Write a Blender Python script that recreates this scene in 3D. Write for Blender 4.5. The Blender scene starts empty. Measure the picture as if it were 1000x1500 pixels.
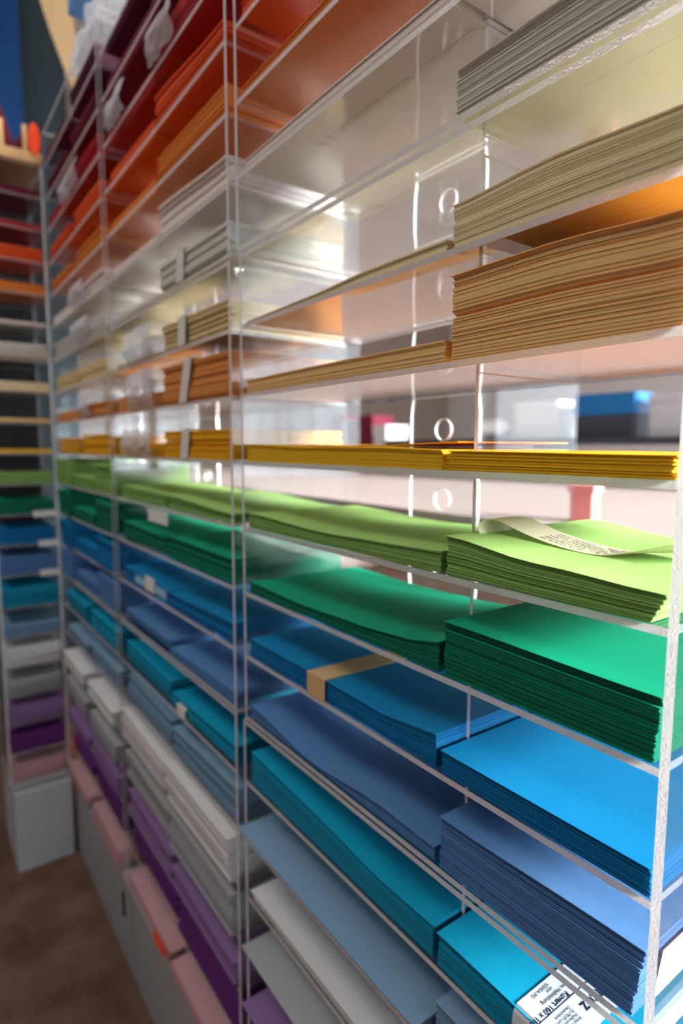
import bpy, bmesh, math, random
from mathutils import Vector, Matrix
from mathutils import noise as mnoise
sc = bpy.context.scene
C = sc.collection
random.seed(7)

# ------------------------------------------------------------------ camera
S = 0.33            # metres per layout unit (camera to the front of the rack)
CAMZ = 1.155
def W(x, y, z): return Vector((x * S, y * S, z * S + CAMZ))
yaw, pitch, roll, fpx = 0.947800, -0.106574, 0.0033544, 882.36
fwd = Vector((-math.sin(yaw) * math.cos(pitch), math.cos(yaw) * math.cos(pitch), math.sin(pitch)))
rt = Vector((math.cos(yaw), math.sin(yaw), 0)); up = rt.cross(fwd)
r2 = rt * math.cos(roll) + up * math.sin(roll); u2 = up * math.cos(roll) - rt * math.sin(roll)
cam_data = bpy.data.cameras.new('camera')
cam = bpy.data.objects.new('camera', cam_data); C.objects.link(cam)
m = Matrix((r2, u2, -fwd)).transposed().to_4x4(); m.translation = Vector((0, 0, CAMZ))
cam.matrix_world = m
cam_data.sensor_fit = 'VERTICAL'; cam_data.sensor_height = 36.0; cam_data.sensor_width = 24.0
cam_data.lens = fpx / 1500 * 36
cam_data.clip_start = 0.01
cam_data.dof.use_dof = True
cam_data.dof.focus_distance = 0.40
cam_data.dof.aperture_fstop = 4.2
sc.camera = cam

# ------------------------------------------------------------------ light
world = bpy.data.worlds.new('sky'); sc.world = world; world.use_nodes = True
bg = world.node_tree.nodes['Background']
bg.inputs[0].default_value = (0.83, 0.90, 1.0, 1); bg.inputs[1].default_value = 5.6
def link_light(name, data, loc, direction):
    o = bpy.data.objects.new(name, data); C.objects.link(o); o.location = loc
    o.rotation_euler = Vector(direction).to_track_quat('-Z', 'Y').to_euler(); return o
sun = bpy.data.lights.new('sun', 'SUN'); sun.energy = 14.5; sun.angle = math.radians(16); sun.color = (1.0, 0.97, 0.94)
link_light('sun', sun, (4, 3, 4), (-0.90, -0.32, -0.35))
def portal(name, loc, direction, sx, sy):
    d = bpy.data.lights.new(name, 'AREA'); d.shape = 'RECTANGLE'; d.size = sx; d.size_y = sy; d.energy = 1
    d.cycles.is_portal = True
    return link_light(name, d, loc, direction)
portal('daylight_side', (1.66, 2.1, 1.7), (-1, 0, 0), 4.2, 2.7)
portal('daylight_back', (-.1, 4.66, 1.45), (0, -1, 0), 3.2, 1.6)
fill = bpy.data.lights.new('overhead_fill', 'AREA'); fill.shape = 'RECTANGLE'; fill.size = 1.6; fill.size_y = 0.8  # added unseen fill for the rack fronts and the room
fill.energy = 29; fill.color = (1.0, 0.94, 0.89)
link_light('overhead_fill', fill, (-1.1, -1.0, 3.35), (0, 0, -1))

vs = sc.view_settings
sc.display_settings.display_device = 'sRGB'
vs.view_transform = 'Standard'; vs.look = 'None'; vs.gamma = 1.0; vs.use_curve_mapping = False
vs.exposure = 0.18
cy = sc.cycles
cy.max_bounces = 14; cy.diffuse_bounces = 5; cy.glossy_bounces = 5; cy.transmission_bounces = 6
cy.transparent_max_bounces = 64
cy.sample_clamp_indirect = 6.0
cy.use_denoising = True
cy.caustics_reflective = False; cy.caustics_refractive = False

# ------------------------------------------------------------------ materials
def srgb(r, g, b):
    f = lambda c: (c / 255 / 12.92) if c / 255 <= 0.04045 else ((c / 255 + 0.055) / 1.055) ** 2.4
    return (f(r), f(g), f(b), 1)
def newmat(name):
    mt = bpy.data.materials.new(name); mt.use_nodes = True
    nt = mt.node_tree; nt.nodes.clear()
    out = nt.nodes.new('ShaderNodeOutputMaterial')
    return mt, nt, out
def N(nt, t, **kw):
    n = nt.nodes.new(t)
    for k, v in kw.items(): setattr(n, k, v)
    return n
def plain(name, col, rough=0.6, spec=0.3, nscale=60, namt=0.06, bump=0.0, metal=0.0):
    mt, nt, out = newmat(name)
    p = N(nt, 'ShaderNodeBsdfPrincipled')
    p.inputs['Roughness'].default_value = rough; p.inputs['Specular IOR Level'].default_value = spec
    p.inputs['Metallic'].default_value = metal
    tc = N(nt, 'ShaderNodeTexCoord'); nz = N(nt, 'ShaderNodeTexNoise'); nz.inputs['Scale'].default_value = nscale
    nz.inputs['Detail'].default_value = 3
    nt.links.new(tc.outputs['Object'], nz.inputs['Vector'])
    mx = N(nt, 'ShaderNodeMix', data_type='RGBA')
    mx.inputs['A'].default_value = tuple(c * (1 - namt) for c in col[:3]) + (1,)
    mx.inputs['B'].default_value = tuple(min(1, c * (1 + namt)) for c in col[:3]) + (1,)
    nt.links.new(nz.outputs[0], mx.inputs['Factor']); nt.links.new(mx.outputs['Result'], p.inputs['Base Color'])
    if bump:
        b = N(nt, 'ShaderNodeBump'); b.inputs['Strength'].default_value = bump; b.inputs['Distance'].default_value = 0.001
        nt.links.new(nz.outputs[0], b.inputs['Height']); nt.links.new(b.outputs[0], p.inputs['Normal'])
    nt.links.new(p.outputs[0], out.inputs[0])
    return mt
def paper(name, col, trans=0.12, rough=0.7):
    """dyed paper: matt, a little light comes through a single sheet, fine fibre grain"""
    mt, nt, out = newmat(name)
    tc = N(nt, 'ShaderNodeTexCoord'); nz = N(nt, 'ShaderNodeTexNoise'); nz.inputs['Scale'].default_value = 900
    nz.inputs['Detail'].default_value = 2
    nt.links.new(tc.outputs['Object'], nz.inputs['Vector'])
    mx = N(nt, 'ShaderNodeMix', data_type='RGBA')
    mx.inputs['A'].default_value = tuple(c * 0.94 for c in col[:3]) + (1,)
    mx.inputs['B'].default_value = tuple(min(1, c * 1.06) for c in col[:3]) + (1,)
    nt.links.new(nz.outputs[0], mx.inputs['Factor'])
    p = N(nt, 'ShaderNodeBsdfPrincipled'); p.inputs['Roughness'].default_value = rough
    p.inputs['Specular IOR Level'].default_value = 0.28
    nt.links.new(mx.outputs['Result'], p.inputs['Base Color'])
    t = N(nt, 'ShaderNodeBsdfTranslucent'); nt.links.new(mx.outputs['Result'], t.inputs[0])
    ms = N(nt, 'ShaderNodeMixShader'); ms.inputs[0].default_value = trans
    nt.links.new(p.outputs[0], ms.inputs[1]); nt.links.new(t.outputs[0], ms.inputs[2])
    nt.links.new(ms.outputs[0], out.inputs[0])
    return mt
def clear_sheet(name, tint=(0.975, 0.98, 0.98), gain=1.0, rough=0.015):
    """polished face of clear acrylic or glass sheet: lets light straight through, mirrors more at a glancing angle"""
    mt, nt, out = newmat(name)
    lw = N(nt, 'ShaderNodeLayerWeight'); lw.inputs['Blend'].default_value = 0.5
    pw = N(nt, 'ShaderNodeMath', operation='POWER'); pw.inputs[1].default_value = 5
    ma = N(nt, 'ShaderNodeMath', operation='MULTIPLY_ADD'); ma.inputs[1].default_value = 0.9 * gain; ma.inputs[2].default_value = 0.038
    nt.links.new(lw.outputs['Facing'], pw.inputs[0]); nt.links.new(pw.outputs[0], ma.inputs[0])
    tr = N(nt, 'ShaderNodeBsdfTransparent'); tr.inputs[0].default_value = tint + (1,)
    gl = N(nt, 'ShaderNodeBsdfGlossy'); gl.inputs['Roughness'].default_value = rough
    ms = N(nt, 'ShaderNodeMixShader')
    nt.links.new(ma.outputs[0], ms.inputs[0]); nt.links.new(tr.outputs[0], ms.inputs[1]); nt.links.new(gl.outputs[0], ms.inputs[2])
    nt.links.new(ms.outputs[0], out.inputs[0])
    return mt
def cut_edge(name):
    """sawn, half polished edge of an acrylic sheet"""
    mt, nt, out = newmat(name)
    tc = N(nt, 'ShaderNodeTexCoord'); nz = N(nt, 'ShaderNodeTexNoise'); nz.inputs['Scale'].default_value = 650
    nz.inputs['Detail'].default_value = 3
    nt.links.new(tc.outputs['Object'], nz.inputs['Vector'])
    b = N(nt, 'ShaderNodeBump'); b.inputs['Strength'].default_value = 0.7; b.inputs['Distance'].default_value = 0.0007
    nt.links.new(nz.outputs[0], b.inputs['Height'])
    t = N(nt, 'ShaderNodeBsdfTranslucent'); t.inputs[0].default_value = (0.78, 0.75, 0.75, 1)
    d = N(nt, 'ShaderNodeBsdfDiffuse'); d.inputs[0].default_value = (0.93, 0.905, 0.90, 1)
    g = N(nt, 'ShaderNodeBsdfGlossy'); g.inputs['Roughness'].default_value = 0.16
    for n in (t, d, g): nt.links.new(b.outputs[0], n.inputs['Normal'])
    m1 = N(nt, 'ShaderNodeMixShader'); m1.inputs[0].default_value = 0.5
    nt.links.new(t.outputs[0], m1.inputs[1]); nt.links.new(d.outputs[0], m1.inputs[2])
    m2 = N(nt, 'ShaderNodeMixShader'); m2.inputs[0].default_value = 0.16
    nt.links.new(m1.outputs[0], m2.inputs[1]); nt.links.new(g.outputs[0], m2.inputs[2])
    nt.links.new(m2.outputs[0], out.inputs[0])
    return mt

ACR = clear_sheet('acrylic_face'); EDGE = cut_edge('acrylic_edge')
def glued_edge():
    mt, nt, out = newmat('acrylic_glued_edge')
    tr = N(nt, 'ShaderNodeBsdfTransparent'); d = N(nt, 'ShaderNodeBsdfPrincipled')
    d.inputs['Base Color'].default_value = (.7, .68, .68, 1); d.inputs['Roughness'].default_value = .3
    ms = N(nt, 'ShaderNodeMixShader'); ms.inputs[0].default_value = .3
    nt.links.new(tr.outputs[0], ms.inputs[1]); nt.links.new(d.outputs[0], ms.inputs[2]); nt.links.new(ms.outputs[0], out.inputs[0])
    return mt
GLUE = glued_edge()
PANE = clear_sheet('window_glass', (0.96, 0.97, 0.97))
WHITEPAPER = paper('white_paper', srgb(238, 236, 232), 0.25)
KRAFT = paper('kraft_paper', srgb(212, 178, 130), 0.1)
INK = plain('ink', srgb(28, 45, 70), 0.7, 0.1)
ORANGE_TAG = plain('orange_tag', srgb(255, 75, 20), 0.5)
GREYBOARD = plain('grey_board', srgb(150, 153, 158), 0.55, 0.3)
GREYTOP = plain('grey_board_edge', srgb(185, 185, 185), 0.5, 0.3)
DARKMETAL = plain('dark_metal', srgb(38, 36, 36), 0.4, 0.4, metal=0.6)
WOODTAN = plain('pale_wood', srgb(222, 180, 120), 0.5, 0.3, 25, 0.12)

# colour rows of the rack: shelf number -> (word, paper colour, edge colour)
ROW = {
 -2: ('plum', (98, 38, 66), None), -1: ('burgundy', (112, 24, 42), None), 0: ('crimson', (168, 22, 30), None),
 1: ('vermilion', (226, 84, 30), None), 2: ('orange', (226, 128, 48), None), 3: ('blush white', (238, 224, 218), None),
 4: ('pale grey', (228, 224, 214), (222, 220, 214)), 5: ('cream', (246, 232, 190), (252, 236, 192)),
 6: ('golden orange', (250, 172, 52), (254, 214, 146)), 7: ('yellow', (255, 205, 36), (255, 206, 44)),
 8: ('light green', (166, 210, 122), (138, 182, 98)), 9: ('dark green', (0, 160, 122), (0, 112, 84)), 10: ('blue', (0, 132, 190), (0, 112, 172)),  # light green to steel blue: edges painted darker for shade between sheets
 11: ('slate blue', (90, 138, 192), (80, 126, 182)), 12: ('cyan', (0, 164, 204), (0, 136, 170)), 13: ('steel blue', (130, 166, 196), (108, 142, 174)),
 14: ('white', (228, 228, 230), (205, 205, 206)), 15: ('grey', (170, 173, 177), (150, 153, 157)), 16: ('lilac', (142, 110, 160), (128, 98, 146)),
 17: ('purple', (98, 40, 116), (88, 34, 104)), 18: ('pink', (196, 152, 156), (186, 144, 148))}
MAT = {}
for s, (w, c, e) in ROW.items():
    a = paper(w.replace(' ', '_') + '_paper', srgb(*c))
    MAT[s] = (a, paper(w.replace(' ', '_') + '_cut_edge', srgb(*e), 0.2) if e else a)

# ------------------------------------------------------------------ helpers
def obj(name, verts, faces, mats, parent=None, midx=None, smooth=False):
    me = bpy.data.meshes.new(name); me.from_pydata([tuple(v) for v in verts], [], faces)
    for mm in (mats if isinstance(mats, (list, tuple)) else [mats]): me.materials.append(mm)
    if midx: me.polygons.foreach_set('material_index', midx)
    if smooth: me.polygons.foreach_set('use_smooth', [True] * len(faces))
    me.update()
    o = bpy.data.objects.new(name, me); C.objects.link(o)
    if parent is not None: o.parent = parent
    return o
class MB:
    def __init__(s): s.v, s.f, s.m = [], [], []
    def box(s, a, b, mi=0, mis=None):
        """axis aligned box a..b; mis = material index per face (-x,+x,-y,+y,-z,+z)"""
        n = len(s.v); x0, y0, z0 = a; x1, y1, z1 = b
        s.v += [(x0,y0,z0),(x1,y0,z0),(x1,y1,z0),(x0,y1,z0),(x0,y0,z1),(x1,y0,z1),(x1,y1,z1),(x0,y1,z1)]
        fs = [(0,4,7,3),(1,2,6,5),(0,1,5,4),(3,7,6,2),(0,3,2,1),(4,5,6,7)]
        s.f += [tuple(n + i for i in f) for f in fs]; s.m += list(mis or [mi] * 6)
    def cham(s, a, b, c, mi=0):
        """box with chamfered vertical edges"""
        n = len(s.v); x0, y0, z0 = a; x1, y1, z1 = b
        ring = [(x0+c,y0),(x1-c,y0),(x1,y0+c),(x1,y1-c),(x1-c,y1),(x0+c,y1),(x0,y1-c),(x0,y0+c)]
        s.v += [(x, y, z0) for x, y in ring] + [(x, y, z1) for x, y in ring]
        s.f += [tuple(n + i for i in reversed(range(8))), tuple(n + 8 + i for i in range(8))]
        s.f += [(n+i, n+(i+1)%8, n+8+(i+1)%8, n+8+i) for i in range(8)]; s.m += [mi] * 10
    def sheet(s, xs, y0, y1, zl, zh, mtop=0, medge=1, dy=None):
        """one envelope: bent slab through cross-sections xs (positions may lean in y through dy)"""
        n = len(s.v); k = len(xs)
        for i, x in enumerate(xs):
            o = dy[i] if dy else 0
            s.v += [(x, y0+o, zl[i]), (x, y1+o, zl[i]), (x, y1+o, zh[i]), (x, y0+o, zh[i])]
        for i in range(k - 1):
            a = n + 4*i; b = a + 4
            s.f += [(a+3,b+3,b+2,a+2),(a,a+1,b+1,b),(a,b,b+3,a+3),(a+1,a+2,b+2,b+1)]; s.m += [mtop, mtop, medge, medge]
        e = n + 4*(k-1)
        s.f += [(n,n+3,n+2,n+1),(e,e+1,e+2,e+3)]; s.m += [medge, medge]
    def build(s, name, mats, parent=None, smooth=False): return obj(name, s.v, s.f, mats, parent, s.m, smooth)
def thing(name, label, cat, loc=(0,0,0), group=None):
    o = bpy.data.objects.new(name, None); C.objects.link(o); o.location = loc
    o.empty_display_size = 0.05; o['label'] = label; o['category'] = cat
    if group: o['group'] = group
    return o
def tag(o, label, cat, group=None):
    o['label'] = label; o['category'] = cat
    if group: o['group'] = group
    return o
def struct(o): o['kind'] = 'structure'; return o

# shelf heights (layout units): two free tiers stand on a lower one
P, GU, GL, Z7, T = 0.2439, 0.0262, 0.0224, -0.0586, 0.015
def zs(s): return Z7 + (7 - s) * P + (GU if s < 4 else -GL if s > 11 else 0)
def ztop(s): return (zs(4) + GU if s == 4 else zs(s)) + T / 2 if s != 11 else zs(11) + T / 2
YB = 1.54
FLOOR = -CAMZ

# ------------------------------------------------------------------ room shell
def wall(name, a, b, mat): 
    q = MB(); q.box(a, b); return struct(q.build(name, mat))
M_WALL = plain('wall_paint', srgb(232, 226, 222), 0.8, 0.2, 8, 0.03)
M_TEAL = plain('teal_wall_paint', srgb(44, 57, 63), 0.8, 0.2, 5, 0.10)
M_CEIL = plain('ceiling_paint', srgb(225, 218, 208), 0.85, 0.2, 8, 0.03)
mt, nt, out = newmat('brown_carpet')
tc = N(nt, 'ShaderNodeTexCoord'); n1 = N(nt, 'ShaderNodeTexNoise'); n1.inputs['Scale'].default_value = 9; n1.inputs['Detail'].default_value = 8
n2 = N(nt, 'ShaderNodeTexNoise'); n2.inputs['Scale'].default_value = 260
nt.links.new(tc.outputs['Object'], n1.inputs['Vector']); nt.links.new(tc.outputs['Object'], n2.inputs['Vector'])
ad = N(nt, 'ShaderNodeMath', operation='ADD'); nt.links.new(n1.outputs[0], ad.inputs[0]); nt.links.new(n2.outputs[0], ad.inputs[1])
cr = N(nt, 'ShaderNodeValToRGB'); cr.color_ramp.elements[0].position = 0.35; cr.color_ramp.elements[0].color = srgb(72, 54, 46)
cr.color_ramp.elements[1].position = 0.68; cr.color_ramp.elements[1].color = srgb(132, 106, 94)
hm = N(nt, 'ShaderNodeMath', operation='MULTIPLY'); hm.inputs[1].default_value = 0.5
nt.links.new(ad.outputs[0], hm.inputs[0]); nt.links.new(hm.outputs[0], cr.inputs[0])
p = N(nt, 'ShaderNodeBsdfPrincipled'); p.inputs['Roughness'].default_value = 0.95; p.inputs['Specular IOR Level'].default_value = 0.05
bp = N(nt, 'ShaderNodeBump'); bp.inputs['Strength'].default_value = 0.6; bp.inputs['Distance'].default_value = 0.004
nt.links.new(n2.outputs[0], bp.inputs['Height']); nt.links.new(bp.outputs[0], p.inputs['Normal'])
nt.links.new(cr.outputs[0], p.inputs['Base Color']); nt.links.new(p.outputs[0], out.inputs[0]); M_CARPET = mt

XL, XR, YF, YK, H = -4.6, 1.7, -2.6, 4.7, 3.4
wall('floor', (XL-.1, YF-.1, -0.1), (XR+.1, YK+.1, 0), M_CARPET)
wall('ceiling', (XL-.1, YF-.1, H), (XR+.1, YK+.1, H+.1), M_CEIL)
wall('wall_left', (XL-.1, YF-.1, 0), (XL, YK+.1, H), plain('taupe_wall_paint', srgb(150, 134, 124), .8, .2, 8, .04))
wall('wall_corner', (-3.1, YF, 0), (-3.0, .66, H), M_TEAL)
wall('wall_front', (XL, YF-.1, 0), (XR, YF, H), plain('front_wall_paint', srgb(170, 164, 158), .8, .2, 8, .03))
# right wall with a wide shop window, back wall with a second one
def wall_with_window(name, axis, a0, a1, o0, o1, zo0, zo1, pos, th, n):
    q = MB()
    def bx(u0, u1, z0, z1):
        if axis == 'y': q.box((pos, u0, z0), (pos+th, u1, z1))
        else: q.box((u0, pos, z0), (u1, pos+th, z1))
    bx(a0, o0, 0, H); bx(o1, a1, 0, H); bx(o0, o1, 0, zo0); bx(o0, o1, zo1, H)
    struct(q.build(name, M_WALL))
    w = bpy.data.objects.new('window_%d' % n, None); C.objects.link(w); w['kind'] = 'structure'
    fr = MB(); f = 0.05
    def fb(u0, u1, z0, z1, t0=.02, t1=.08):
        if axis == 'y': fr.box((pos+t0, u0, z0), (pos+t1, u1, z1))
        else: fr.box((u0, pos+t0, z0), (u1, pos+t1, z1))
    fb(o0, o1, zo0, zo0+f); fb(o0, o1, zo1-f, zo1); fb(o0, o0+f, zo0+f, zo1-f); fb(o1-f, o1, zo0+f, zo1-f)
    for k in (1, 2):
        c = o0 + (o1-o0)*k/3; fb(c-f/2, c+f/2, zo0+f, zo1-f)
    fr.build('window_frame', plain('window_frame_%d' % n, srgb(215, 215, 215), 0.4), w)
    for k in range(3):
        u0 = o0 + (o1-o0)*k/3 + f/2 + .002; u1 = o0 + (o1-o0)*(k+1)/3 - f/2 - .002
        g = MB()
        if axis == 'y': g.box((pos+.045, u0, zo0+f), (pos+.051, u1, zo1-f))
        else: g.box((u0, pos+.045, zo0+f), (u1, pos+.051, zo1-f))
        g.build('pane', PANE, w)
wall_with_window('wall_right', 'y', YF-.1, YK+.1, 0.0, 4.2, 0.35, 3.05, XR, .1, 1)
wall_with_window('wall_back', 'x', XL, XR, -1.7, 1.5, 0.65, 2.25, YK, .1, 2)
ground = MB(); ground.box((XR+.1, -8, -.22), (14, 14, -.12)); ground.box((-14, YK+.1, -.22), (XR+.1, 14, -.12))
struct(ground.build('pavement', plain('pavement', srgb(190, 182, 175), 0.9, 0.1, 3, 0.1)))

# ------------------------------------------------------------------ acrylic rack units
CLEAR_X = (0, 0, 1, 0, 1, 1); CLEAR_Z = (2, 2, 1, 0, 0, 0); CLEAR_Y = (1, 1, 0, 0, 1, 1)
def slab(name, a, b, mis, parent):
    q = MB(); A, B = W(*a), W(*b); q.box(A - parent.location, B - parent.location, 0, mis)
    return q.build(name, [ACR, EDGE, GLUE], parent)
BAY = {0: (-2.022, -0.453), 1: (-3.715, -2.098), 2: (-5.375, -3.775)}
BAYWORD = {0: 'near end bay', 1: 'middle bay', 2: 'far corner bay'}
TIER = {'upper': (-3, 4), 'middle': (4, 11), 'lower': (11, 18)}
TIERWORD = {'upper': 'red to blush envelopes', 'middle': 'cream to slate blue envelopes',
            'lower': 'cyan to pink envelopes'}
dxs = {'upper': -0.016, 'middle': 0.0, 'lower': -0.016}
RACK = {}
for b, (xa, xb) in BAY.items():
    for tier, (s0, s1) in TIER.items():
        dx = dxs[tier] if b == 0 else 0
        x0, x1 = xa + dx, xb
        hi = zs(s0) if tier != 'lower' else zs(11) - GL
        if tier == 'middle': hi = zs(4)
        lo = zs(s1) if tier != 'upper' else zs(4) + GU
        if tier == 'middle': lo = zs(11)
        r = thing('acrylic_rack', 'clear acrylic rack, %s tier, %s, %s' % (tier, BAYWORD[b], TIERWORD[tier]),
                  'rack', W((x0+x1)/2, 1.3, lo), 'acrylic envelope rack units')
        RACK[b, tier] = r
        h = T / 2
        slab('side_panel', (x0, 1.0, lo-h), (x0+T, YB, hi+h), CLEAR_X, r)
        slab('side_panel', (x1-T*1.15, 1.0, lo-h), (x1, YB, hi+h), CLEAR_X, r)
        e = 0.0006
        slab('top_panel', (x0+T+e, 1.002, hi-h), (x1-T*1.15-e, YB, hi+h), CLEAR_Z, r)
        slab('bottom_panel', (x0+T+e, 1.002, lo-h), (x1-T*1.15-e, YB, lo+h), CLEAR_Z, r)
        for s in range(s0 + 1, s1):
            slab('shelf', (x0+T+e, 1.002, zs(s)-h), (x1-T*1.15-e, YB, zs(s)+h), CLEAR_Z, r)
        # upright partition and back strip in every compartment
        edges = [hi] + [zs(s) for s in range(s0+1, s1)] + [lo]
        for k in range(7):
            zt, zb_ = edges[k] - h - e, edges[k+1] + h + e
            if b == 0:
                slab('partition', (-0.999, 1.11, zb_), (-0.989, YB-.02, zt), CLEAR_X, r)
            xc = {0: -1.51, 1: -3.55, 2: -5.0}[b]
            # strip with a round finger hole, in the plane of the back
            A, B = W(xc-.165, YB-.024, zb_) - r.location, W(xc+.165, YB-.012, zt) - r.location
            cx, cz, rad = (A.x+B.x)/2, (A.z+B.z)/2, 0.0125
            nseg = 20; v = []; f = []; mi = []
            ring = [(cx+rad*math.cos(2*math.pi*i/nseg), cz+rad*math.sin(2*math.pi*i/nseg)) for i in range(nseg)]
            outer = []
            for i in range(nseg):
                a_ = 2*math.pi*i/nseg; c_, s_ = math.cos(a_), math.sin(a_)
                k_ = min((B.x-A.x)/2/max(abs(c_), 1e-6), (B.z-A.z)/2/max(abs(s_), 1e-6))
                outer.append((cx+k_*c_, cz+k_*s_))
            for yy in (A.y, B.y):
                v += [(x, yy, z) for x, z in ring] + [(x, yy, z) for x, z in outer]
            for i in range(nseg):
                j = (i+1) % nseg
                f += [(i, nseg+i, nseg+j, j), (2*nseg+i, 2*nseg+j, 3*nseg+j, 3*nseg+i), (i, j, 2*nseg+j, 2*nseg+i), (nseg+i, 3*nseg+i, 3*nseg+j, nseg+j)]
                mi += [0, 0, 1, 1]
            obj('back_strip', v, f, [ACR, EDGE], r, mi)

# ------------------------------------------------------------------ envelope stacks
def lerp_profile(pts, t):
    for (t0, h0), (t1, h1) in zip(pts, pts[1:]):
        if t <= t1:
            k = (t - t0) / (t1 - t0); k = k*k*(3-2*k)
            return h0 + (h1 - h0) * k
    return pts[-1][1]
def stack(s, x0, x1, y0, y1, prof, label, n, nx=6, breaks=(), jit=0.0016, flap=False, z0=None, rng=None, top_over=0.004, drift=0.0022, topmat=None, mats=None, group=None, sideshift=0.0, lim=.0055):
    """pile of envelopes; prof = [(t, height)...] along x in layout units"""
    rng = rng or random.Random(int(s*1000 + x0*100))
    zb = (ztop(s) if z0 is None else z0) + 0.0008
    base = W((x0+x1)/2, (y0+y1)/2, zb)
    t = thing('envelope_stack', label, 'envelope stack', base, group)
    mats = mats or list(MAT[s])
    L = lambda x, y, z: W(x, y, z) - base
    ts = [i/nx for i in range(nx+1)]
    hs = [lerp_profile(prof, a) for a in ts]
    q = MB(); wy = 0; wx = 0
    def add(q, k0, k1, ox0, ox1, oy0, oy1, mt=0, me=1):
        xs = [x0 + ox0 + (x1+ox1-x0-ox0)*a for a in ts]
        A = [L(x, 0, zb + h*k0) for x, h in zip(xs, hs)]; B = [L(x, 0, zb + h*k1) for x, h in zip(xs, hs)]
        ya, yb = L(0, y0+oy0, 0).y, L(0, y1+oy1, 0).y
        q.sheet([a.x for a in A], ya, yb, [a.z for a in A], [b_.z for b_ in B], mt, me)
    for k in range(n):
        wy = wy*0.8 + rng.uniform(-1, 1)*drift*0.5; wx = wx*0.85 + rng.uniform(-1, 1)*drift*0.6
        thick = rng.uniform(0.80, 0.98)
        for bf, amt in breaks:
            if abs((k+1)/n - bf) < 0.5/n: wy += amt; thick *= 0.55
        k0, k1 = k/n, (k+thick)/n
        cl = lambda a: max(-lim, min(lim, a))
        add_args = (k0, k1, cl(wx+rng.uniform(-jit, jit)), cl(wx+rng.uniform(-jit, jit))+sideshift*(1-k/n), max(-.006, wy+rng.uniform(-jit, jit)*0.7), cl(wy+rng.uniform(-jit, jit)))
        if k == n-1:
            qt = MB(); a = list(add_args); a[1] = 1.0; a[2] -= top_over*.3; a[4] = -top_over
            add(qt, *a); qt.build('top_envelope', [topmat, topmat] if topmat else mats, t)
        elif k == 0 and flap:
            qb = MB(); add(qb, *add_args); bo = qb.build('bottom_envelope', mats, t)
            # flap folded against the underside, proud of it by a paper's thickness
            fq = MB(); wx_ = x1-x0; wy_ = y1-y0
            a, b_ = L(x0+wx_*0.42, y0+wy_*0.20, zb-.0005), L(x1-wx_*.02, y0+wy_*0.52, zb-.002)
            a.z, b_.z = 0.0 - 0.0002, 0.0002
            fq.cham((a.x, a.y, a.z), (b_.x, b_.y, b_.z), 0.004); fq.build('flap', mats[0], bo)
        else: add(q, *add_args)
    o = q.build('envelopes', mats, t); o['kind'] = 'stuff'
    return t, base, L, hs
def band(t, L, x0, x1, y0, y1, z0, z1, mat=None, name='paper_band', th=0.003, lean=0.0):
    """closed paper loop round a stack"""
    q = MB()
    def sk(a, b, lean_):
        i = len(q.v); q.box(L(*a), L(*b))
        if lean_:
            zz0, zz1 = L(0, 0, z0).z, L(0, 0, z1).z
            q.v[i:] = [(vx + lean_*S*(vz-zz0)/max(1e-6, zz1-zz0), vy, vz) for vx, vy, vz in q.v[i:]]
    sk((x0, y0-th, z0), (x1, y0, z1+th), lean); sk((x0, y1, z0), (x1, y1+th, z1+th), lean)
    sk((x0, y0, z1), (x1, y1, z1+th), lean); sk((x0, y0, z0-.0006), (x1, y1, z0), lean)
    return q.build(name, mat or WHITEPAPER, t)

GRP = 'envelope stacks in the rack'
FAR = {}
for s, c in {5: (226, 204, 152), 6: (228, 150, 80), 7: (244, 178, 20)}.items():
    pm = paper(ROW[s][0].replace(' ', '_') + '_bundle_paper', srgb(*c)); FAR[s] = [pm, pm]
# near end bay, right hand slot: the sharp stacks
XA, XBR = -0.982, -0.477
R0 = {3: dict(prof=[(0,.10),(1,.10)], n=40), 4: dict(prof=[(0,.096),(.6,.098),(1,.104)], n=55, breaks=[(.82,.012),(.72,.006)]),
      5: dict(prof=[(0,.090),(.5,.102),(1,.092)], n=52, breaks=[(.55,.004)]), 6: dict(prof=[(0,.186),(.5,.190),(1,.178)], n=96, breaks=[(.52,.012),(.86,.008),(.95,.006)]),
      7: dict(prof=[(0,.044),(1,.040)], n=20, jit=.004), 8: dict(prof=[(0,.092),(.5,.066),(1,.054)], n=46, jit=.002),
      9: dict(prof=[(0,.132),(1,.122)], n=68, breaks=[(.86,.012)]), 10: dict(prof=[(0,.056),(1,.056)], n=37),
      11: dict(prof=[(0,.130),(1,.144)], n=74, breaks=[(.72,.006),(.80,.006)]), 12: dict(prof=[(0,.088),(1,.078)], n=40, breaks=[(.72,.010)]),
      13: dict(prof=[(0,.142),(1,.142)], n=62), 2: dict(prof=[(0,.09),(1,.09)], n=15), 14: dict(prof=[(0,.1),(1,.1)], n=15)}
NEAR = {}
R0WORD = {4: 'flared pile of pale grey square envelopes with cut edges forward, top right', 5: 'thick pile of cream square envelopes with a yellow top sheet',
          6: 'tallest pile of golden orange square envelopes with tan edges', 7: 'low pile of yellow square envelopes with bright tucked ends',
          8: 'light green square envelopes under a curling paper strip', 9: 'thick dark green square envelopes at the sunny rack end',
          10: 'bright blue square envelopes at the sunny rack end', 11: 'thick slate blue square envelopes at the sunny rack end',
          12: 'cyan square envelopes with a printed white label, lower right', 13: 'steel blue square envelopes at the bottom right corner',
          3: 'blush white square envelopes seen from below, top right', 2: 'orange square envelopes above the blush white ones, top right',
          14: 'white square envelopes below the steel blue ones, near end'}
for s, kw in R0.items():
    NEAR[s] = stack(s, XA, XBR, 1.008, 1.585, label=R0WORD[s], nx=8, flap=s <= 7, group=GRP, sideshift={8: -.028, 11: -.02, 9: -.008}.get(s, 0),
                    topmat=None, **kw)
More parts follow.
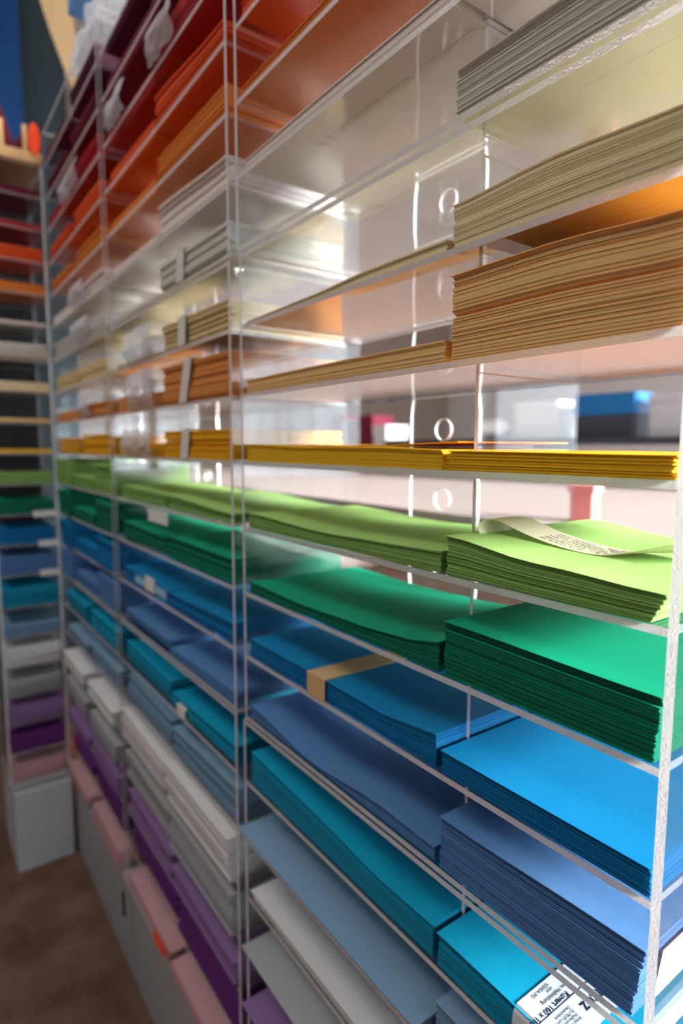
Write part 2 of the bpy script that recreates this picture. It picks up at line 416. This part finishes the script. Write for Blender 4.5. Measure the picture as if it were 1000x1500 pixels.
# near end bay, left slot: long envelopes
L0 = {0: [(0,.04),(1,.04)], 1: [(0,.05),(1,.05)], 2: [(0,.03),(.5,.03),(1,.03)], 3: [(0,.032),(.5,.036),(1,.034)],
      5: [(0,.006),(.4,.012),(.75,.026),(1,.026)], 6: [(0,.046),(.5,.050),(1,.050)], 7: [(0,.062),(.4,.052),(.75,.052),(1,.046)],
      8: [(0,.056),(.5,.040),(.8,.046),(1,.052)], 9: [(0,.042),(.36,.034),(.7,.042),(.86,.052),(1,.076)], 10: [(0,.066),(.45,.068),(.8,.064),(1,.088)],
      11: [(0,.050),(.44,.012),(.8,.042),(1,.038)], 12: [(0,.130),(.3,.117),(.5,.108),(.8,.088),(1,.094)], 13: [(0,.075),(1,.08)],
      14: [(0,.045),(1,.045)], 15: [(0,.060),(1,.062)], 16: [(0,.055),(1,.055)], 17: [(0,.10),(1,.10)]}
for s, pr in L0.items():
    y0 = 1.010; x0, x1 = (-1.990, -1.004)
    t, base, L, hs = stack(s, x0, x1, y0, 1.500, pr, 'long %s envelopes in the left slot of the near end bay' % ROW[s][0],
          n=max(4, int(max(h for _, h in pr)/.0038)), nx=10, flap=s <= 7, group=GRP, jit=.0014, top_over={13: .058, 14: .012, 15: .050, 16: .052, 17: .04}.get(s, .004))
    if s == 10:
        z0, z1 = ztop(s)+.0012, ztop(s)+.070
        o = band(t, L, -1.575, -1.478, 1.001, 1.507, z0, z1, KRAFT); o['label'] = 'tan kraft paper band'
# middle bay and corner bay
B1R = {-2: .10, -1: .11, 0: .12, 1: .125, 2: .11, 3: .14, 4: .128, 5: .120, 6: .178, 7: .124, 8: .058, 9: .108, 10: .086, 11: .10, 12: .07, 13: .07, 14: .20, 15: .19, 16: .12, 17: .16, 18: .08}
PROF1 = {8: [(0,.066),(1,.038)], 10: [(0,.07),(1,.088)], 11: [(0,.035),(1,.05)], 12: [(0,.07),(1,.09)], 13: [(0,.13),(1,.15)], 3: [(0,.145),(1,.108)], 1: [(0,.135),(1,.08)]}
B1L = {-2: .05, -1: .09, 0: .06, 1: .09, 2: .07, 3: .06, 4: .03, 5: .03, 6: .09, 7: .075, 8: .07, 9: .10, 10: .07, 11: .05, 12: .11, 13: .15, 14: .18, 15: .15, 16: .14, 17: .13, 18: .07}
rngB = random.Random(21)
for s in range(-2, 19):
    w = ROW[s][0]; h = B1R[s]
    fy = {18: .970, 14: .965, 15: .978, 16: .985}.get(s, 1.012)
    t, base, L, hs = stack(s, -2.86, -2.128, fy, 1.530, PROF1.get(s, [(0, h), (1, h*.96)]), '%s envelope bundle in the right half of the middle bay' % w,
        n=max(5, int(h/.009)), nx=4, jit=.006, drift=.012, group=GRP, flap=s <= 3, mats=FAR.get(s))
    if s in (4, 5, 6, 7):
        zz = ztop(s)+.001; hh = lerp_profile(PROF1.get(s, [(0, h), (1, h*.96)]), .3)
        o = band(t, L, -2.63, -2.55, 1.000, 1.54, zz, zz+hh+.004, lean={6: .07, 7: .03}.get(s, .015)); o['label'] = 'narrow white paper band'
    if s == 12:
        zz = ztop(s)+.001
        o = band(t, L, -2.76, -2.66, 1.000, 1.54, zz, zz+.045); o['label'] = 'white paper band'
    h = B1L[s]
    t, base, L, hs = stack(s, -3.68, -2.93, fy + .02, 1.50, [(0, h), (.5, h*.92), (1, h*.85)], '%s envelope pile in the left half of the middle bay' % w,
        n=max(3, int(h/.014)), nx=4, jit=.008, drift=.014, group=GRP, mats=FAR.get(s))
    if s == 10:
        q = MB(); q.box(L(-3.45, fy+.012, ztop(s)+.012), L(-2.95, fy+.018, ztop(s)+.052)); o = q.build('label_strip', plain('pale_blue_label', srgb(150, 190, 220), .6), t); o['label'] = 'pale blue label strip'
        q = MB(); q.box(L(-3.25, fy+.004, ztop(s)+.010), L(-3.12, fy+.0115, ztop(s)+.085)); o = q.build('price_label', WHITEPAPER, t); o['label'] = 'small white label'
    # corner bay
    if 8 <= s <= 11:
        parts = [(-5.33, -4.96, .985, .20, 'upright block of %s envelopes against the far corner'), (-4.90, -4.28, 1.03, .085, 'low %s envelope pile between two tall blocks in the far corner bay'),
                 (-4.22, -3.82, 1.0, .185, 'tall block of %s envelopes beside the middle bay')]
    else:
        parts = [(-5.32, -4.66, 1.015, rngB.uniform(.06, .12), '%s envelope pile in the left half of the far corner bay'),
                 (-4.50, -3.84, 1.012, rngB.uniform(.09, .15), '%s envelope pile in the right half of the far corner bay')]
    for (xa, xb, yy, hh, wd) in parts:
        stack(s, xa, xb, min(yy, fy), 1.5, [(0, hh), (1, hh*.95)], wd % w, n=max(3, int(hh/.016)), nx=2, jit=.008, drift=.015, group=GRP, mats=FAR.get(s))

# loose amber sheet on the long yellow pile
xs = [-1.42, -1.30, -1.18, -1.06, -1.006]; q = MB(); zt = [ztop(7)+v for v in (.0545, .0550, .0585, .0625, .064)]
q.sheet([W(x,0,0).x for x in xs], W(0,1.06,0).y, W(0,1.5,0).y, [W(0,0,z).z for z in zt], [W(0,0,z+.003).z for z in zt], 0, 0)
tag(q.build('envelope', paper('amber_paper', srgb(252, 172, 30))), 'single amber envelope lying loose on the long yellow pile', 'envelope')

# ------------------------------------------------------------------ paper strip on the light green pile
t, base, L, hs = NEAR[8]
zt8 = ztop(8)
path = [(-.960, 1.16, .075, 0), (-.972, 1.16, .108, 0), (-.962, 1.17, .124, 0), (-.936, 1.19, .122, 0), (-.865, 1.215, .093, 0), (-.788, 1.235, .0735, 0), (-.71, 1.245, .067, .001), (-.65, 1.26, .075, .006), (-.59, 1.275, .088, .012), (-.50, 1.285, .108, .016)]
# smooth the path
pts = []
for i in range(len(path)-1):
    p0, p1, p2, p3 = path[max(0, i-1)], path[i], path[i+1], path[min(len(path)-1, i+2)]
    for k in range(6):
        a = k/6
        pts.append(tuple(0.5*((2*p1[j]) + (-p0[j]+p2[j])*a + (2*p0[j]-5*p1[j]+4*p2[j]-p3[j])*a*a + (-p0[j]+3*p1[j]-3*p2[j]+p3[j])*a**3) for j in (0, 1, 2, 3)))
pts.append(path[-1])
v, f = [], []
SW = .058
for x, y, h, tw in pts:
    v += [L(x, y-SW, zt8+h+tw), L(x, y+SW, zt8+h-tw)]
nrow = len(pts); off = len(v)
v += [p_ + Vector((0, 0, 0.0004)) for p_ in v]
for i in range(nrow-1):
    a = 2*i; f += [(off+a, off+a+2, off+a+3, off+a+1), (a, a+1, a+3, a+2), (a, a+2, off+a+2, off+a), (a+1, off+a+1, off+a+3, a+3)]
f += [(0, off, off+1, 1), (2*nrow-2, 2*nrow-1, off+2*nrow-1, off+2*nrow-2)]
strip = obj('paper_strip', v, f, paper('strip_paper', srgb(238, 234, 212), 0.35), t, smooth=False); strip['label'] = 'curled cream paper strip with rows of fine print'
# rows of fine print follow the strip
q = MB(); rr = random.Random(3)
seg = [i for i, p_ in enumerate(pts) if -.86 < p_[0] < -.64 and i > 20]
for row in range(5):
    w0 = -.042 + row*.018
    for i in seg[:-1]:
        (xa, ya, ha, ta), (xb, yb, hb, tb) = pts[i], pts[i+1]
        k = 0.0
        while k < 0.95:
            e = min(1.0, k + rr.uniform(.2, .45))
            if rr.random() < .85:
                cs = []
                for kk, ww in ((k, w0), (e, w0), (e, w0+.008), (k, w0+.008)):
                    cs.append(L(xa+(xb-xa)*kk, ya+(yb-ya)*kk+ww, zt8+ha+(hb-ha)*kk - (ta+(tb-ta)*kk)*ww/SW + .0022))
                n = len(q.v); q.v += [tuple(c_) for c_ in cs]; q.f.append((n, n+1, n+2, n+3)); q.m.append(0)
            k = e + rr.uniform(.1, .3)
o = q.build('fine_print', plain('grey_print', srgb(95, 98, 90), .8, .1), strip); o['kind'] = 'stuff'

# ------------------------------------------------------------------ printed label on the cyan pile
t, base, L, hs = NEAR[12]
LABELPAPER = paper('label_paper', srgb(206, 216, 222), 0.1)  # white paper with its bluish shading mixed into the colour
def lbl_z(x): return ztop(12) + lerp_profile(R0[12]['prof'], (x-XA)/(XBR-XA)) + .003
xa, xb = -.745, -.615
path = [(1.30, None)] + [(y, None) for y in (1.2, 1.1, 1.04, 1.012)] + [(1.001, -.010), (.998, -.03), (.998, -.085)]
v, f = [], []
for y, d in path:
    for x in (xa, xb): v.append(L(x, y, lbl_z(x) + (d or 0)))
off = len(v); 
for i, (y, d) in enumerate(path):
    for x in (xa, xb):
        v.append(L(x, y - (.0012 if d else 0), lbl_z(x) + (d or 0) + (.0012 if not d else 0)))
for i in range(len(path)-1):
    a = 2*i; f += [(off+a, off+a+2, off+a+3, off+a+1), (a, a+1, a+3, a+2), (a, a+2, off+a+2, off+a), (a+1, off+a+1, off+a+3, a+3)]
label = obj('paper_label', v, f, LABELPAPER, t); label['label'] = 'white label printed with dark blue text'
def text(body, x, y, size, bold=False, mat=INK, up_off=.0022, sx=1.0):
    cu = bpy.data.curves.new('label_text', 'FONT'); cu.body = body; cu.size = size * S; cu.extrude = 0.00002
    if bold: cu.offset = 0.00012
    cu.materials.append(mat)
    co = bpy.data.objects.new('label_text', cu); C.objects.link(co)
    me = bpy.data.meshes.new_from_object(co.evaluated_get(bpy.context.evaluated_depsgraph_get()))
    bpy.data.objects.remove(co)
    o = bpy.data.objects.new('label_text', me); C.objects.link(o); o.parent = label
    # reading direction: from the back of the shelf to the front; line tops point along the rack
    slope = (lbl_z(xb)-lbl_z(xa))/(xb-xa)
    ex = Vector((0, -1, 0)); ey = Vector((1, 0, slope)).normalized(); ez = ex.cross(ey)
    mw = Matrix((ex*sx, ey, ez)).transposed().to_4x4(); mw.translation = L(x, y, lbl_z(x)+up_off)
    o.matrix_local = mw
    return o
text('artoz', -.664, 1.205, .040, True)
for i, ln in enumerate(('Artoz GmbH', 'Wallbrunnstr. 24', 'D-79539 Lörrach', 'Deutschland')):
    text(ln, -.6475 - .0095*i, 1.098, .0098)
text('Kuvert 160 x 160', -.700, 1.125, .0185, True)
text('ohne Haftklebung', -.7145, 1.150, .0135); text('azur', -.7255, 1.106, .0115); text('650454-393', -.7370, 1.106, .0120)
q = MB(); A = L(-.6875, .99+.014, lbl_z(-.6875)+.002); B = L(-.6858, 1.25, lbl_z(-.6858)+.0023); q.box(A, B); q.build('printed_rule', INK, label)
q = MB(); xx = -.742
for k in range(16):
    wd = random.Random(k).choice((.0012, .0022, .0032)); q.box(L(xx, .9962, lbl_z(xx)-.075), L(xx+wd, .9970, lbl_z(xx)-.045)); xx += wd + .0016
o = q.build('barcode', INK, label); o['kind'] = 'stuff'
# white label wrapped round the sunny end of the slate pile
t, base, L, hs = NEAR[11]
q = MB(); z0 = ztop(11)
q.box(L(XBR+.0053, 1.06, z0+.012), L(XBR+.0060, 1.42, z0+.122)); q.v = [(vx - (.014*S if vz < L(0, 0, z0+.05).z else 0), vy, vz) for vx, vy, vz in q.v]; o = q.build('paper_label', WHITEPAPER, t); o['label'] = 'blank white paper label'

# ------------------------------------------------------------------ shelf tags
def shelf_tag(par, x, w, z, hgt, y=.994, mat=WHITEPAPER, lean=0.0, word='small white shelf tag'):
    q = MB(); r = par.location; A, B = W(x, y, z) - r, W(x+w, y+.004, z+hgt) - r
    q.box(A, B); q.v = [(vx, vy - lean*(vz-A.z), vz) for vx, vy, vz in q.v]
    o = q.build('shelf_tag', mat, par); o['label'] = word; return o
shelf_tag(RACK[1, 'middle'], -3.10, .28, zs(8)-.075, .06)
# clear plastic sleeves sticking out of the dark red rows
PLASTIC = clear_sheet('plastic_film', (0.93, 0.94, 0.96), 1.0, 0.12)
def film_mat():
    mt, nt, out = newmat('milky_film')
    tr = N(nt, 'ShaderNodeBsdfTransparent'); tr.inputs[0].default_value = (.95, .95, .97, 1)
    d = N(nt, 'ShaderNodeBsdfPrincipled'); d.inputs['Base Color'].default_value = (.82, .84, .88, 1); d.inputs['Roughness'].default_value = .22; d.inputs['Specular IOR Level'].default_value = .6
    tl = N(nt, 'ShaderNodeBsdfTranslucent'); tl.inputs[0].default_value = (.92, .93, .95, 1)
    m0 = N(nt, 'ShaderNodeMixShader'); m0.inputs[0].default_value = .5
    nt.links.new(d.outputs[0], m0.inputs[1]); nt.links.new(tl.outputs[0], m0.inputs[2])
    ms = N(nt, 'ShaderNodeMixShader'); ms.inputs[0].default_value = .5
    nt.links.new(tr.outputs[0], ms.inputs[1]); nt.links.new(m0.outputs[0], ms.inputs[2]); nt.links.new(ms.outputs[0], out.inputs[0]); return mt
FILM = film_mat()
def crumpled(name, c, r, mat, label, cat, seed, amp=.35, sub=4, freq=2.2, group=None):
    bm = bmesh.new(); bmesh.ops.create_icosphere(bm, subdivisions=sub, radius=1)
    for v in bm.verts:
        n = mnoise.noise(v.co*freq + Vector((seed, 0, 0))); n2 = mnoise.noise(v.co*freq*2.7 + Vector((0, seed, 0)))
        v.co *= 1 + amp*n + amp*.5*abs(n2)
        v.co = Vector((v.co.x*r[0], v.co.y*r[1], max(v.co.z, -.8)*r[2]))
    me = bpy.data.meshes.new(name); bm.to_mesh(me); bm.free(); me.materials.append(mat)
    o = bpy.data.objects.new(name, me); C.objects.link(o); o.location = c
    return tag(o, label, cat, group)

def sleeve(s, x0, x1, h, label, seed):
    """crinkled clear film front over a bundle"""
    q = MB(); nx, nz = 10, 5; z0 = ztop(s) + .002; rr = random.Random(seed)
    grid = []
    for i in range(nx+1):
        for k in range(nz+1):
            x = x0 + (x1-x0)*i/nx; z = z0 + h*k/nz
            grid.append(W(x, .985 - .02*math.sin(math.pi*k/nz) + rr.uniform(-.008, .008), z + rr.uniform(-.004, .004)*(k > 0)))
    base = W((x0+x1)/2, .98, z0); n = len(grid)
    v = [g - base for g in grid] + [g - base + Vector((0, .0006, 0)) for g in grid]; f = []
    for i in range(nx):
        for k in range(nz):
            a = i*(nz+1)+k; b = a+nz+1
            f += [(a, b, b+1, a+1), (n+a, n+a+1, n+b+1, n+b)]
    o = obj('plastic_sleeve', v, f, FILM); o.location = base
    return tag(o, label, 'sleeve')
sleeve(0, -2.86, -2.55, .16, 'crinkled clear sleeve hanging out of the crimson row, middle bay right', 1)
sleeve(0, -3.55, -3.25, .15, 'crinkled clear sleeve hanging out of the crimson row, middle bay left', 2)
sleeve(0, -4.75, -4.25, .15, 'crinkled clear sleeve hanging out of the crimson row, far corner bay', 3)
sleeve(7, -3.45, -2.95, .14, 'crinkled clear sleeve above the yellow pile in the middle bay', 4)
sleeve(6, -3.35, -2.92, .19, 'crinkled clear sleeve over the golden orange pile in the middle bay', 5)
sleeve(5, -3.35, -2.92, .16, 'crinkled clear sleeve over the cream pile in the middle bay', 6)
sleeve(4, -4.55, -4.15, .13, 'crinkled clear sleeve over the pale grey pile in the far corner bay', 7)
sleeve(3, -4.60, -4.20, .13, 'crinkled clear sleeve over the blush white pile in the far corner bay', 8)
sleeve(6, -4.45, -4.15, .15, 'crinkled clear sleeve over the golden orange pile in the far corner bay', 9)

# orange price tags stuck to the lower rows
def price_tag(x, z, w, h, label, y=.94):
    v = []; f = []; n = 12; base = W(x, y, z)
    for d in (0, .0008):
        for i in range(n):
            a = 2*math.pi*i/n; v.append((w*S/2*math.cos(a), d, h*S/2*math.sin(a)))
    f = [tuple(range(n)), tuple(reversed(range(n, 2*n)))] + [(i, n+i, n+(i+1) % n, (i+1) % n) for i in range(n)]
    o = obj('price_tag', v, f, ORANGE_TAG); o.location = base
    return tag(o, label, 'price tag')
price_tag(-3.01, zs(18)+.09, .20, .075, 'bright orange oval tag on the pink row of the middle bay', .950)

# ------------------------------------------------------------------ grey plinth cabinets under the rack
zp = zs(18) - T/2 - .002
for i, (xa, xb, wd) in enumerate(((-2.06, -.46, 'near end bay'), (-3.74, -2.065, 'middle bay'), (-5.37, -3.745, 'far corner bay'))):
    t = thing('plinth_cabinet', 'low grey plinth cabinet under the %s of the rack' % wd, 'cabinet', Vector(((xa+xb)/2*S, 1.3*S, 0)), 'plinth cabinets')
    q = MB(); L = lambda x, y, z: Vector((x*S, y*S, z)) - t.location
    ztp = W(0, 0, zp).z
    q.box(L(xa+.004, 1.02, 0), L(xb-.004, 1.62, ztp-.018)); q.build('body', GREYBOARD, t)
    q = MB(); q.box(L(xa+.002, .995, ztp-.0175), L(xb-.002, 1.63, ztp)); q.build('top_board', GREYTOP, t)
    q = MB(); a, b_ = L(xb-.20, 1.008, ztp-.13), L(xb-.17, 1.0195, ztp-.075); q.cham(a, b_, .002); q.build('latch', DARKMETAL, t)

# ------------------------------------------------------------------ narrow rack in the corner
NX, NY0, NY1 = -5.38, .525, .985
ztn = zs(-2)
t = thing('acrylic_rack', 'narrow clear acrylic rack turned to face along the wall in the far corner', 'rack', W(-5.7, .75, zs(18)))
slab('side_panel', (-6.0, NY0, zs(18)), (NX, NY0+T, ztn), CLEAR_Y, t); slab('side_panel', (-6.0, NY1-T, zs(18)), (NX, NY1, ztn), CLEAR_Y, t)
for s in range(-2, 19):
    nm = 'top_panel' if s == -2 else 'bottom_panel' if s == 18 else 'shelf'
    slab(nm, (-6.0, NY0+T+.001, zs(s)-T/2), (NX-.002, NY1-T-.001, zs(s)+T/2), CLEAR_Z, t)
for s in (9, 10, 11):
    q = MB(); q.box(W(NX+.0005, .80 + (.03 if s > 9 else 0), zs(s)-.02) - t.location, W(NX+.006, .975, zs(s)+.03) - t.location)
    o = q.build('shelf_tag', WHITEPAPER, t); o['label'] = 'small white shelf tag'
slab_d = MB(); slab_d.box(W(-6.03, NY0, zs(18)) - t.location, W(-6.002, NY1, ztn) - t.location); slab_d.build('dark_gap_sheet', plain('dark_gap', srgb(30, 32, 38), .5, .3), t)  # added dark sheet standing in for the dark space behind the piles
NH = {-1: .05, 0: .04, 1: .10, 2: .07, 3: .02, 4: .10, 5: .07, 6: .03, 7: .03, 8: .09, 9: .11, 10: .13, 11: .15, 12: .16, 13: .10, 14: .16, 15: .13, 16: .15, 17: .15, 18: .14}
for s, h in NH.items():
    stack(s, -5.86, NX-.006, NY0+T+.012, NY1-T-.012, [(0, h), (1, h*.97)], 'short %s envelope pile in the narrow corner rack' % ROW[s][0], n=max(3, int(h/.02)), nx=2, jit=.006, drift=.006, group='piles in the narrow corner rack')
t = thing('plinth_cabinet', 'grey plinth standing out into the aisle under the narrow corner rack', 'cabinet', Vector((-5.7*S, .76*S, 0)))
q = MB(); L = lambda x, y, z: Vector((x*S, y*S, z)) - t.location
ztp = W(0, 0, zp).z
q.box(L(-6.02, .545, 0), L(-5.30, .975, ztp-.018)); q.build('body', plain('lit_grey_board', srgb(176, 180, 186), .5), t)  # side light put into the colour: lighter grey than the other plinths
q = MB(); q.box(L(-6.04, .53, ztp-.0175), L(-5.34, .985, ztp)); q.build('top_board', GREYBOARD, t)
price = price_tag(-5.20, zs(17)+.03, .07, .16, 'tall orange tag hanging where the two racks meet', .985)
# wooden tray with upright maroon envelopes on top of it
zt_ = zs(-2) + T/2 + .001
t = thing('wooden_tray', 'pale wooden tray on top of the narrow corner rack', 'tray', W(-5.6, .75, zt_))
L = lambda x, y, z: W(x, y, z) - t.location
q = MB(); q.box(L(-5.9, NY0, zt_), L(-5.36, NY1, zt_+.015)); q.build('base', WOODTAN, t)
q = MB(); q.box(L(-5.375, NY0, zt_+.016), L(-5.36, NY1, zt_+.075)); q.build('front_board', WOODTAN, t)
for yy in (.70, .86):
    q = MB(); q.box(L(-5.40, yy, zt_+.016), L(-5.377, yy+.03, zt_+.27)); q.build('post', WOODTAN, t)
for k, (ya, yb, yp, hh, xx) in enumerate(((.535, .70, .60, .34, -5.46), (.57, .865, .665, .56, -5.54), (.735, .93, .90, .24, -5.49))):
    base = W(xx, 0, zt_+.016); v = []
    for d in (-.006, .006):
        v += [(d, ya*S, 0), (d, yb*S, 0), (d*.4, (yp+.03)*S, hh*S), (d*.4, (yp-.03)*S, hh*S)]
    f = [(0, 1, 2, 3), (7, 6, 5, 4), (0, 4, 5, 1), (1, 5, 6, 2), (2, 6, 7, 3), (3, 7, 4, 0)]
    o = obj('envelope', v, f, MAT[-1][0]); o.location = base
    tag(o, ('upright burgundy envelope at the outer end of the wooden tray', 'tallest upright burgundy envelope in the wooden tray', 'short upright burgundy envelope beside the orange tag')[k], 'envelope', 'upright envelopes in the wooden tray')
v = price_tag(-5.33, zt_/1 + .16, .085, .24, 'vivid orange oval tag on the wooden tray', .93); v.rotation_euler = (0, 0, math.radians(70))

# ------------------------------------------------------------------ things on top of the rack and beyond it
crumpled('plastic_bag', W(-4.22, 1.18, zs(-3)+.125), (.15, .05, .044), FILM, 'crumpled clear plastic bag on top of the rack above the plum row', 'bag', 3.3, .5, 4, 2.6)
q = MB(); q.box((-.05, -.025, 0), (.05, .025, .05)); q.v = [(x*(1-.25*(z > .02)), y, z) for x, y, z in q.v]
o = q.build('pouch', plain('sky_blue_print', srgb(105, 160, 215), .5)); o.location = W(-4.36, 1.10, zs(-3)+.40); tag(o, 'sky blue paper pouch wrapped in the plastic bag', 'pouch')
# board on the end wall
q = MB(); q.cham((-2.995, -.30, 2.25), (-2.955, .480, 3.25), .004); o = q.build('wall_panel', plain('deep_blue_panel', srgb(0, 62, 118), .6)); tag(o, 'deep blue panel on the teal end wall', 'panel')
# folded paper pennant hanging behind the corner
pb = Vector((-2.45, 0, 0))
V = [(0, .385, 2.95), (.02, .56, 3.0), (0, .565, 2.95), (.035, .488, 2.586), (0, .585, 2.46), (0, .560, 2.435)]
f = [(0, 1, 3), (1, 2, 4, 5, 3)]
n = len(V); vv = V + [(x-.003, y, z) for x, y, z in V]
ff = f + [tuple(n+i for i in reversed(a)) for a in f]
edge = [0, 1, 2, 4, 5, 3]
ff += [(edge[i], edge[(i+1) % 6], n+edge[(i+1) % 6], n+edge[i]) for i in range(6)]
o = obj('paper_pennant', vv, ff, KRAFT); o.location = pb; tag(o, 'folded beige paper pennant hanging behind the rack corner', 'pennant')

# ------------------------------------------------------------------ seen through the rack: table and goods behind
t = thing('display_table', 'long pale table standing behind the rack', 'table', Vector((-1.0, 1.65, 0)))
M_TABLE = plain('pale_tabletop', srgb(180, 166, 163), .6, .12, 6, .03)
q = MB(); q.box((-3.4, -.75, .985), (2.2, .75, 1.02)); q.build('tabletop', M_TABLE, t)
for lx in (-3.3, 2.1):
    for ly in (-.68, .66):
        q = MB(); q.cham((lx-.03, ly-.03, 0), (lx+.03, ly+.03, .984), .006); q.build('leg', GREYTOP, t)
def carton(name, c, size, mat, label, cat, lidmat=None, rot=0, split=.8):
    t = thing(name, label, cat, Vector(c)); t.rotation_euler = (0, 0, rot)
    sx, sy, sz = size
    q = MB(); q.cham((-sx/2, -sy/2, 0), (sx/2, sy/2, sz*split), min(sx, sy)*.06); q.build('body', mat, t)
    q = MB(); q.cham((-sx/2-.004, -sy/2-.004, sz*split+.0005), (sx/2+.004, sy/2+.004, sz), min(sx, sy)*.06); q.build('lid', lidmat or mat, t)
    return t
PINKM = plain('pink_card', srgb(238, 150, 150), .6)

carton('card_box', (-.640, 1.015, 1.0205), (.042, .042, .068), PINKM, 'small pink card box standing on the pale table behind the rack', 'box', rot=.25)
DARKG = plain('charcoal_card', srgb(62, 64, 74), .6); BLUEL = plain('blue_lid', srgb(30, 110, 170), .5)
PALEG = plain('pale_grey_card', srgb(206, 208, 216), .6); BURG = plain('burgundy_card', srgb(130, 30, 60), .6)
WHITEC = plain('white_card', srgb(238, 236, 236), .6)
t = thing('table_riser', 'low dark grey riser along the back of the pale table', 'riser', (-1.55, 2.22, 1.0205))
q = MB(); q.box((-.95, -.14, .150), (.95, .14, .175)); q.build('top_board', DARKG, t)
for xx in (-.93, 0, .93):
    q = MB(); q.box((xx-.012, -.13, 0), (xx+.012, .13, .1495)); q.build('support', DARKG, t)
carton('storage_box', (-1.30, 2.24, 1.196), (.24, .20, .165), DARKG, 'charcoal box with a deep blue lid on the dark riser behind the rack', 'box', BLUEL, .1, .52)
carton('storage_box', (-1.02, 2.24, 1.196), (.20, .20, .150), PALEG, 'pale grey box on the dark riser at its sunny end', 'box', None, -.1)
carton('storage_box', (-1.62, 2.25, 1.196), (.22, .16, .155), WHITEC, 'white box on the dark riser left of the blue lidded one', 'box', None, .05)
crumpled('paper_bag', (-1.86, 2.20, 1.236), (.085, .07, .05), plain('white_bag', srgb(245, 243, 242), .6), 'crumpled white bag at the middle of the dark riser', 'bag', 1.5, .25, 3, 2)
for k, (x, w, h, mm, lb) in enumerate(((-2.62, .12, .26, WHITEC, 'tall white box on the pale table behind the yellow pile'), (-2.78, .13, .32, BURG, 'burgundy box beside the tall white box on the table'),
        (-2.95, .14, .30, PALEG, 'pale grey box between two burgundy boxes on the table'), (-3.11, .13, .33, BURG, 'burgundy box at the outer end of the table'), (-3.27, .10, .24, DARKG, 'charcoal box at the outer end of the table'))):
    carton('storage_box', (x, 2.22 + .02*k, 1.0205), (w, .16, h), mm, lb, 'box', None, .04*k)
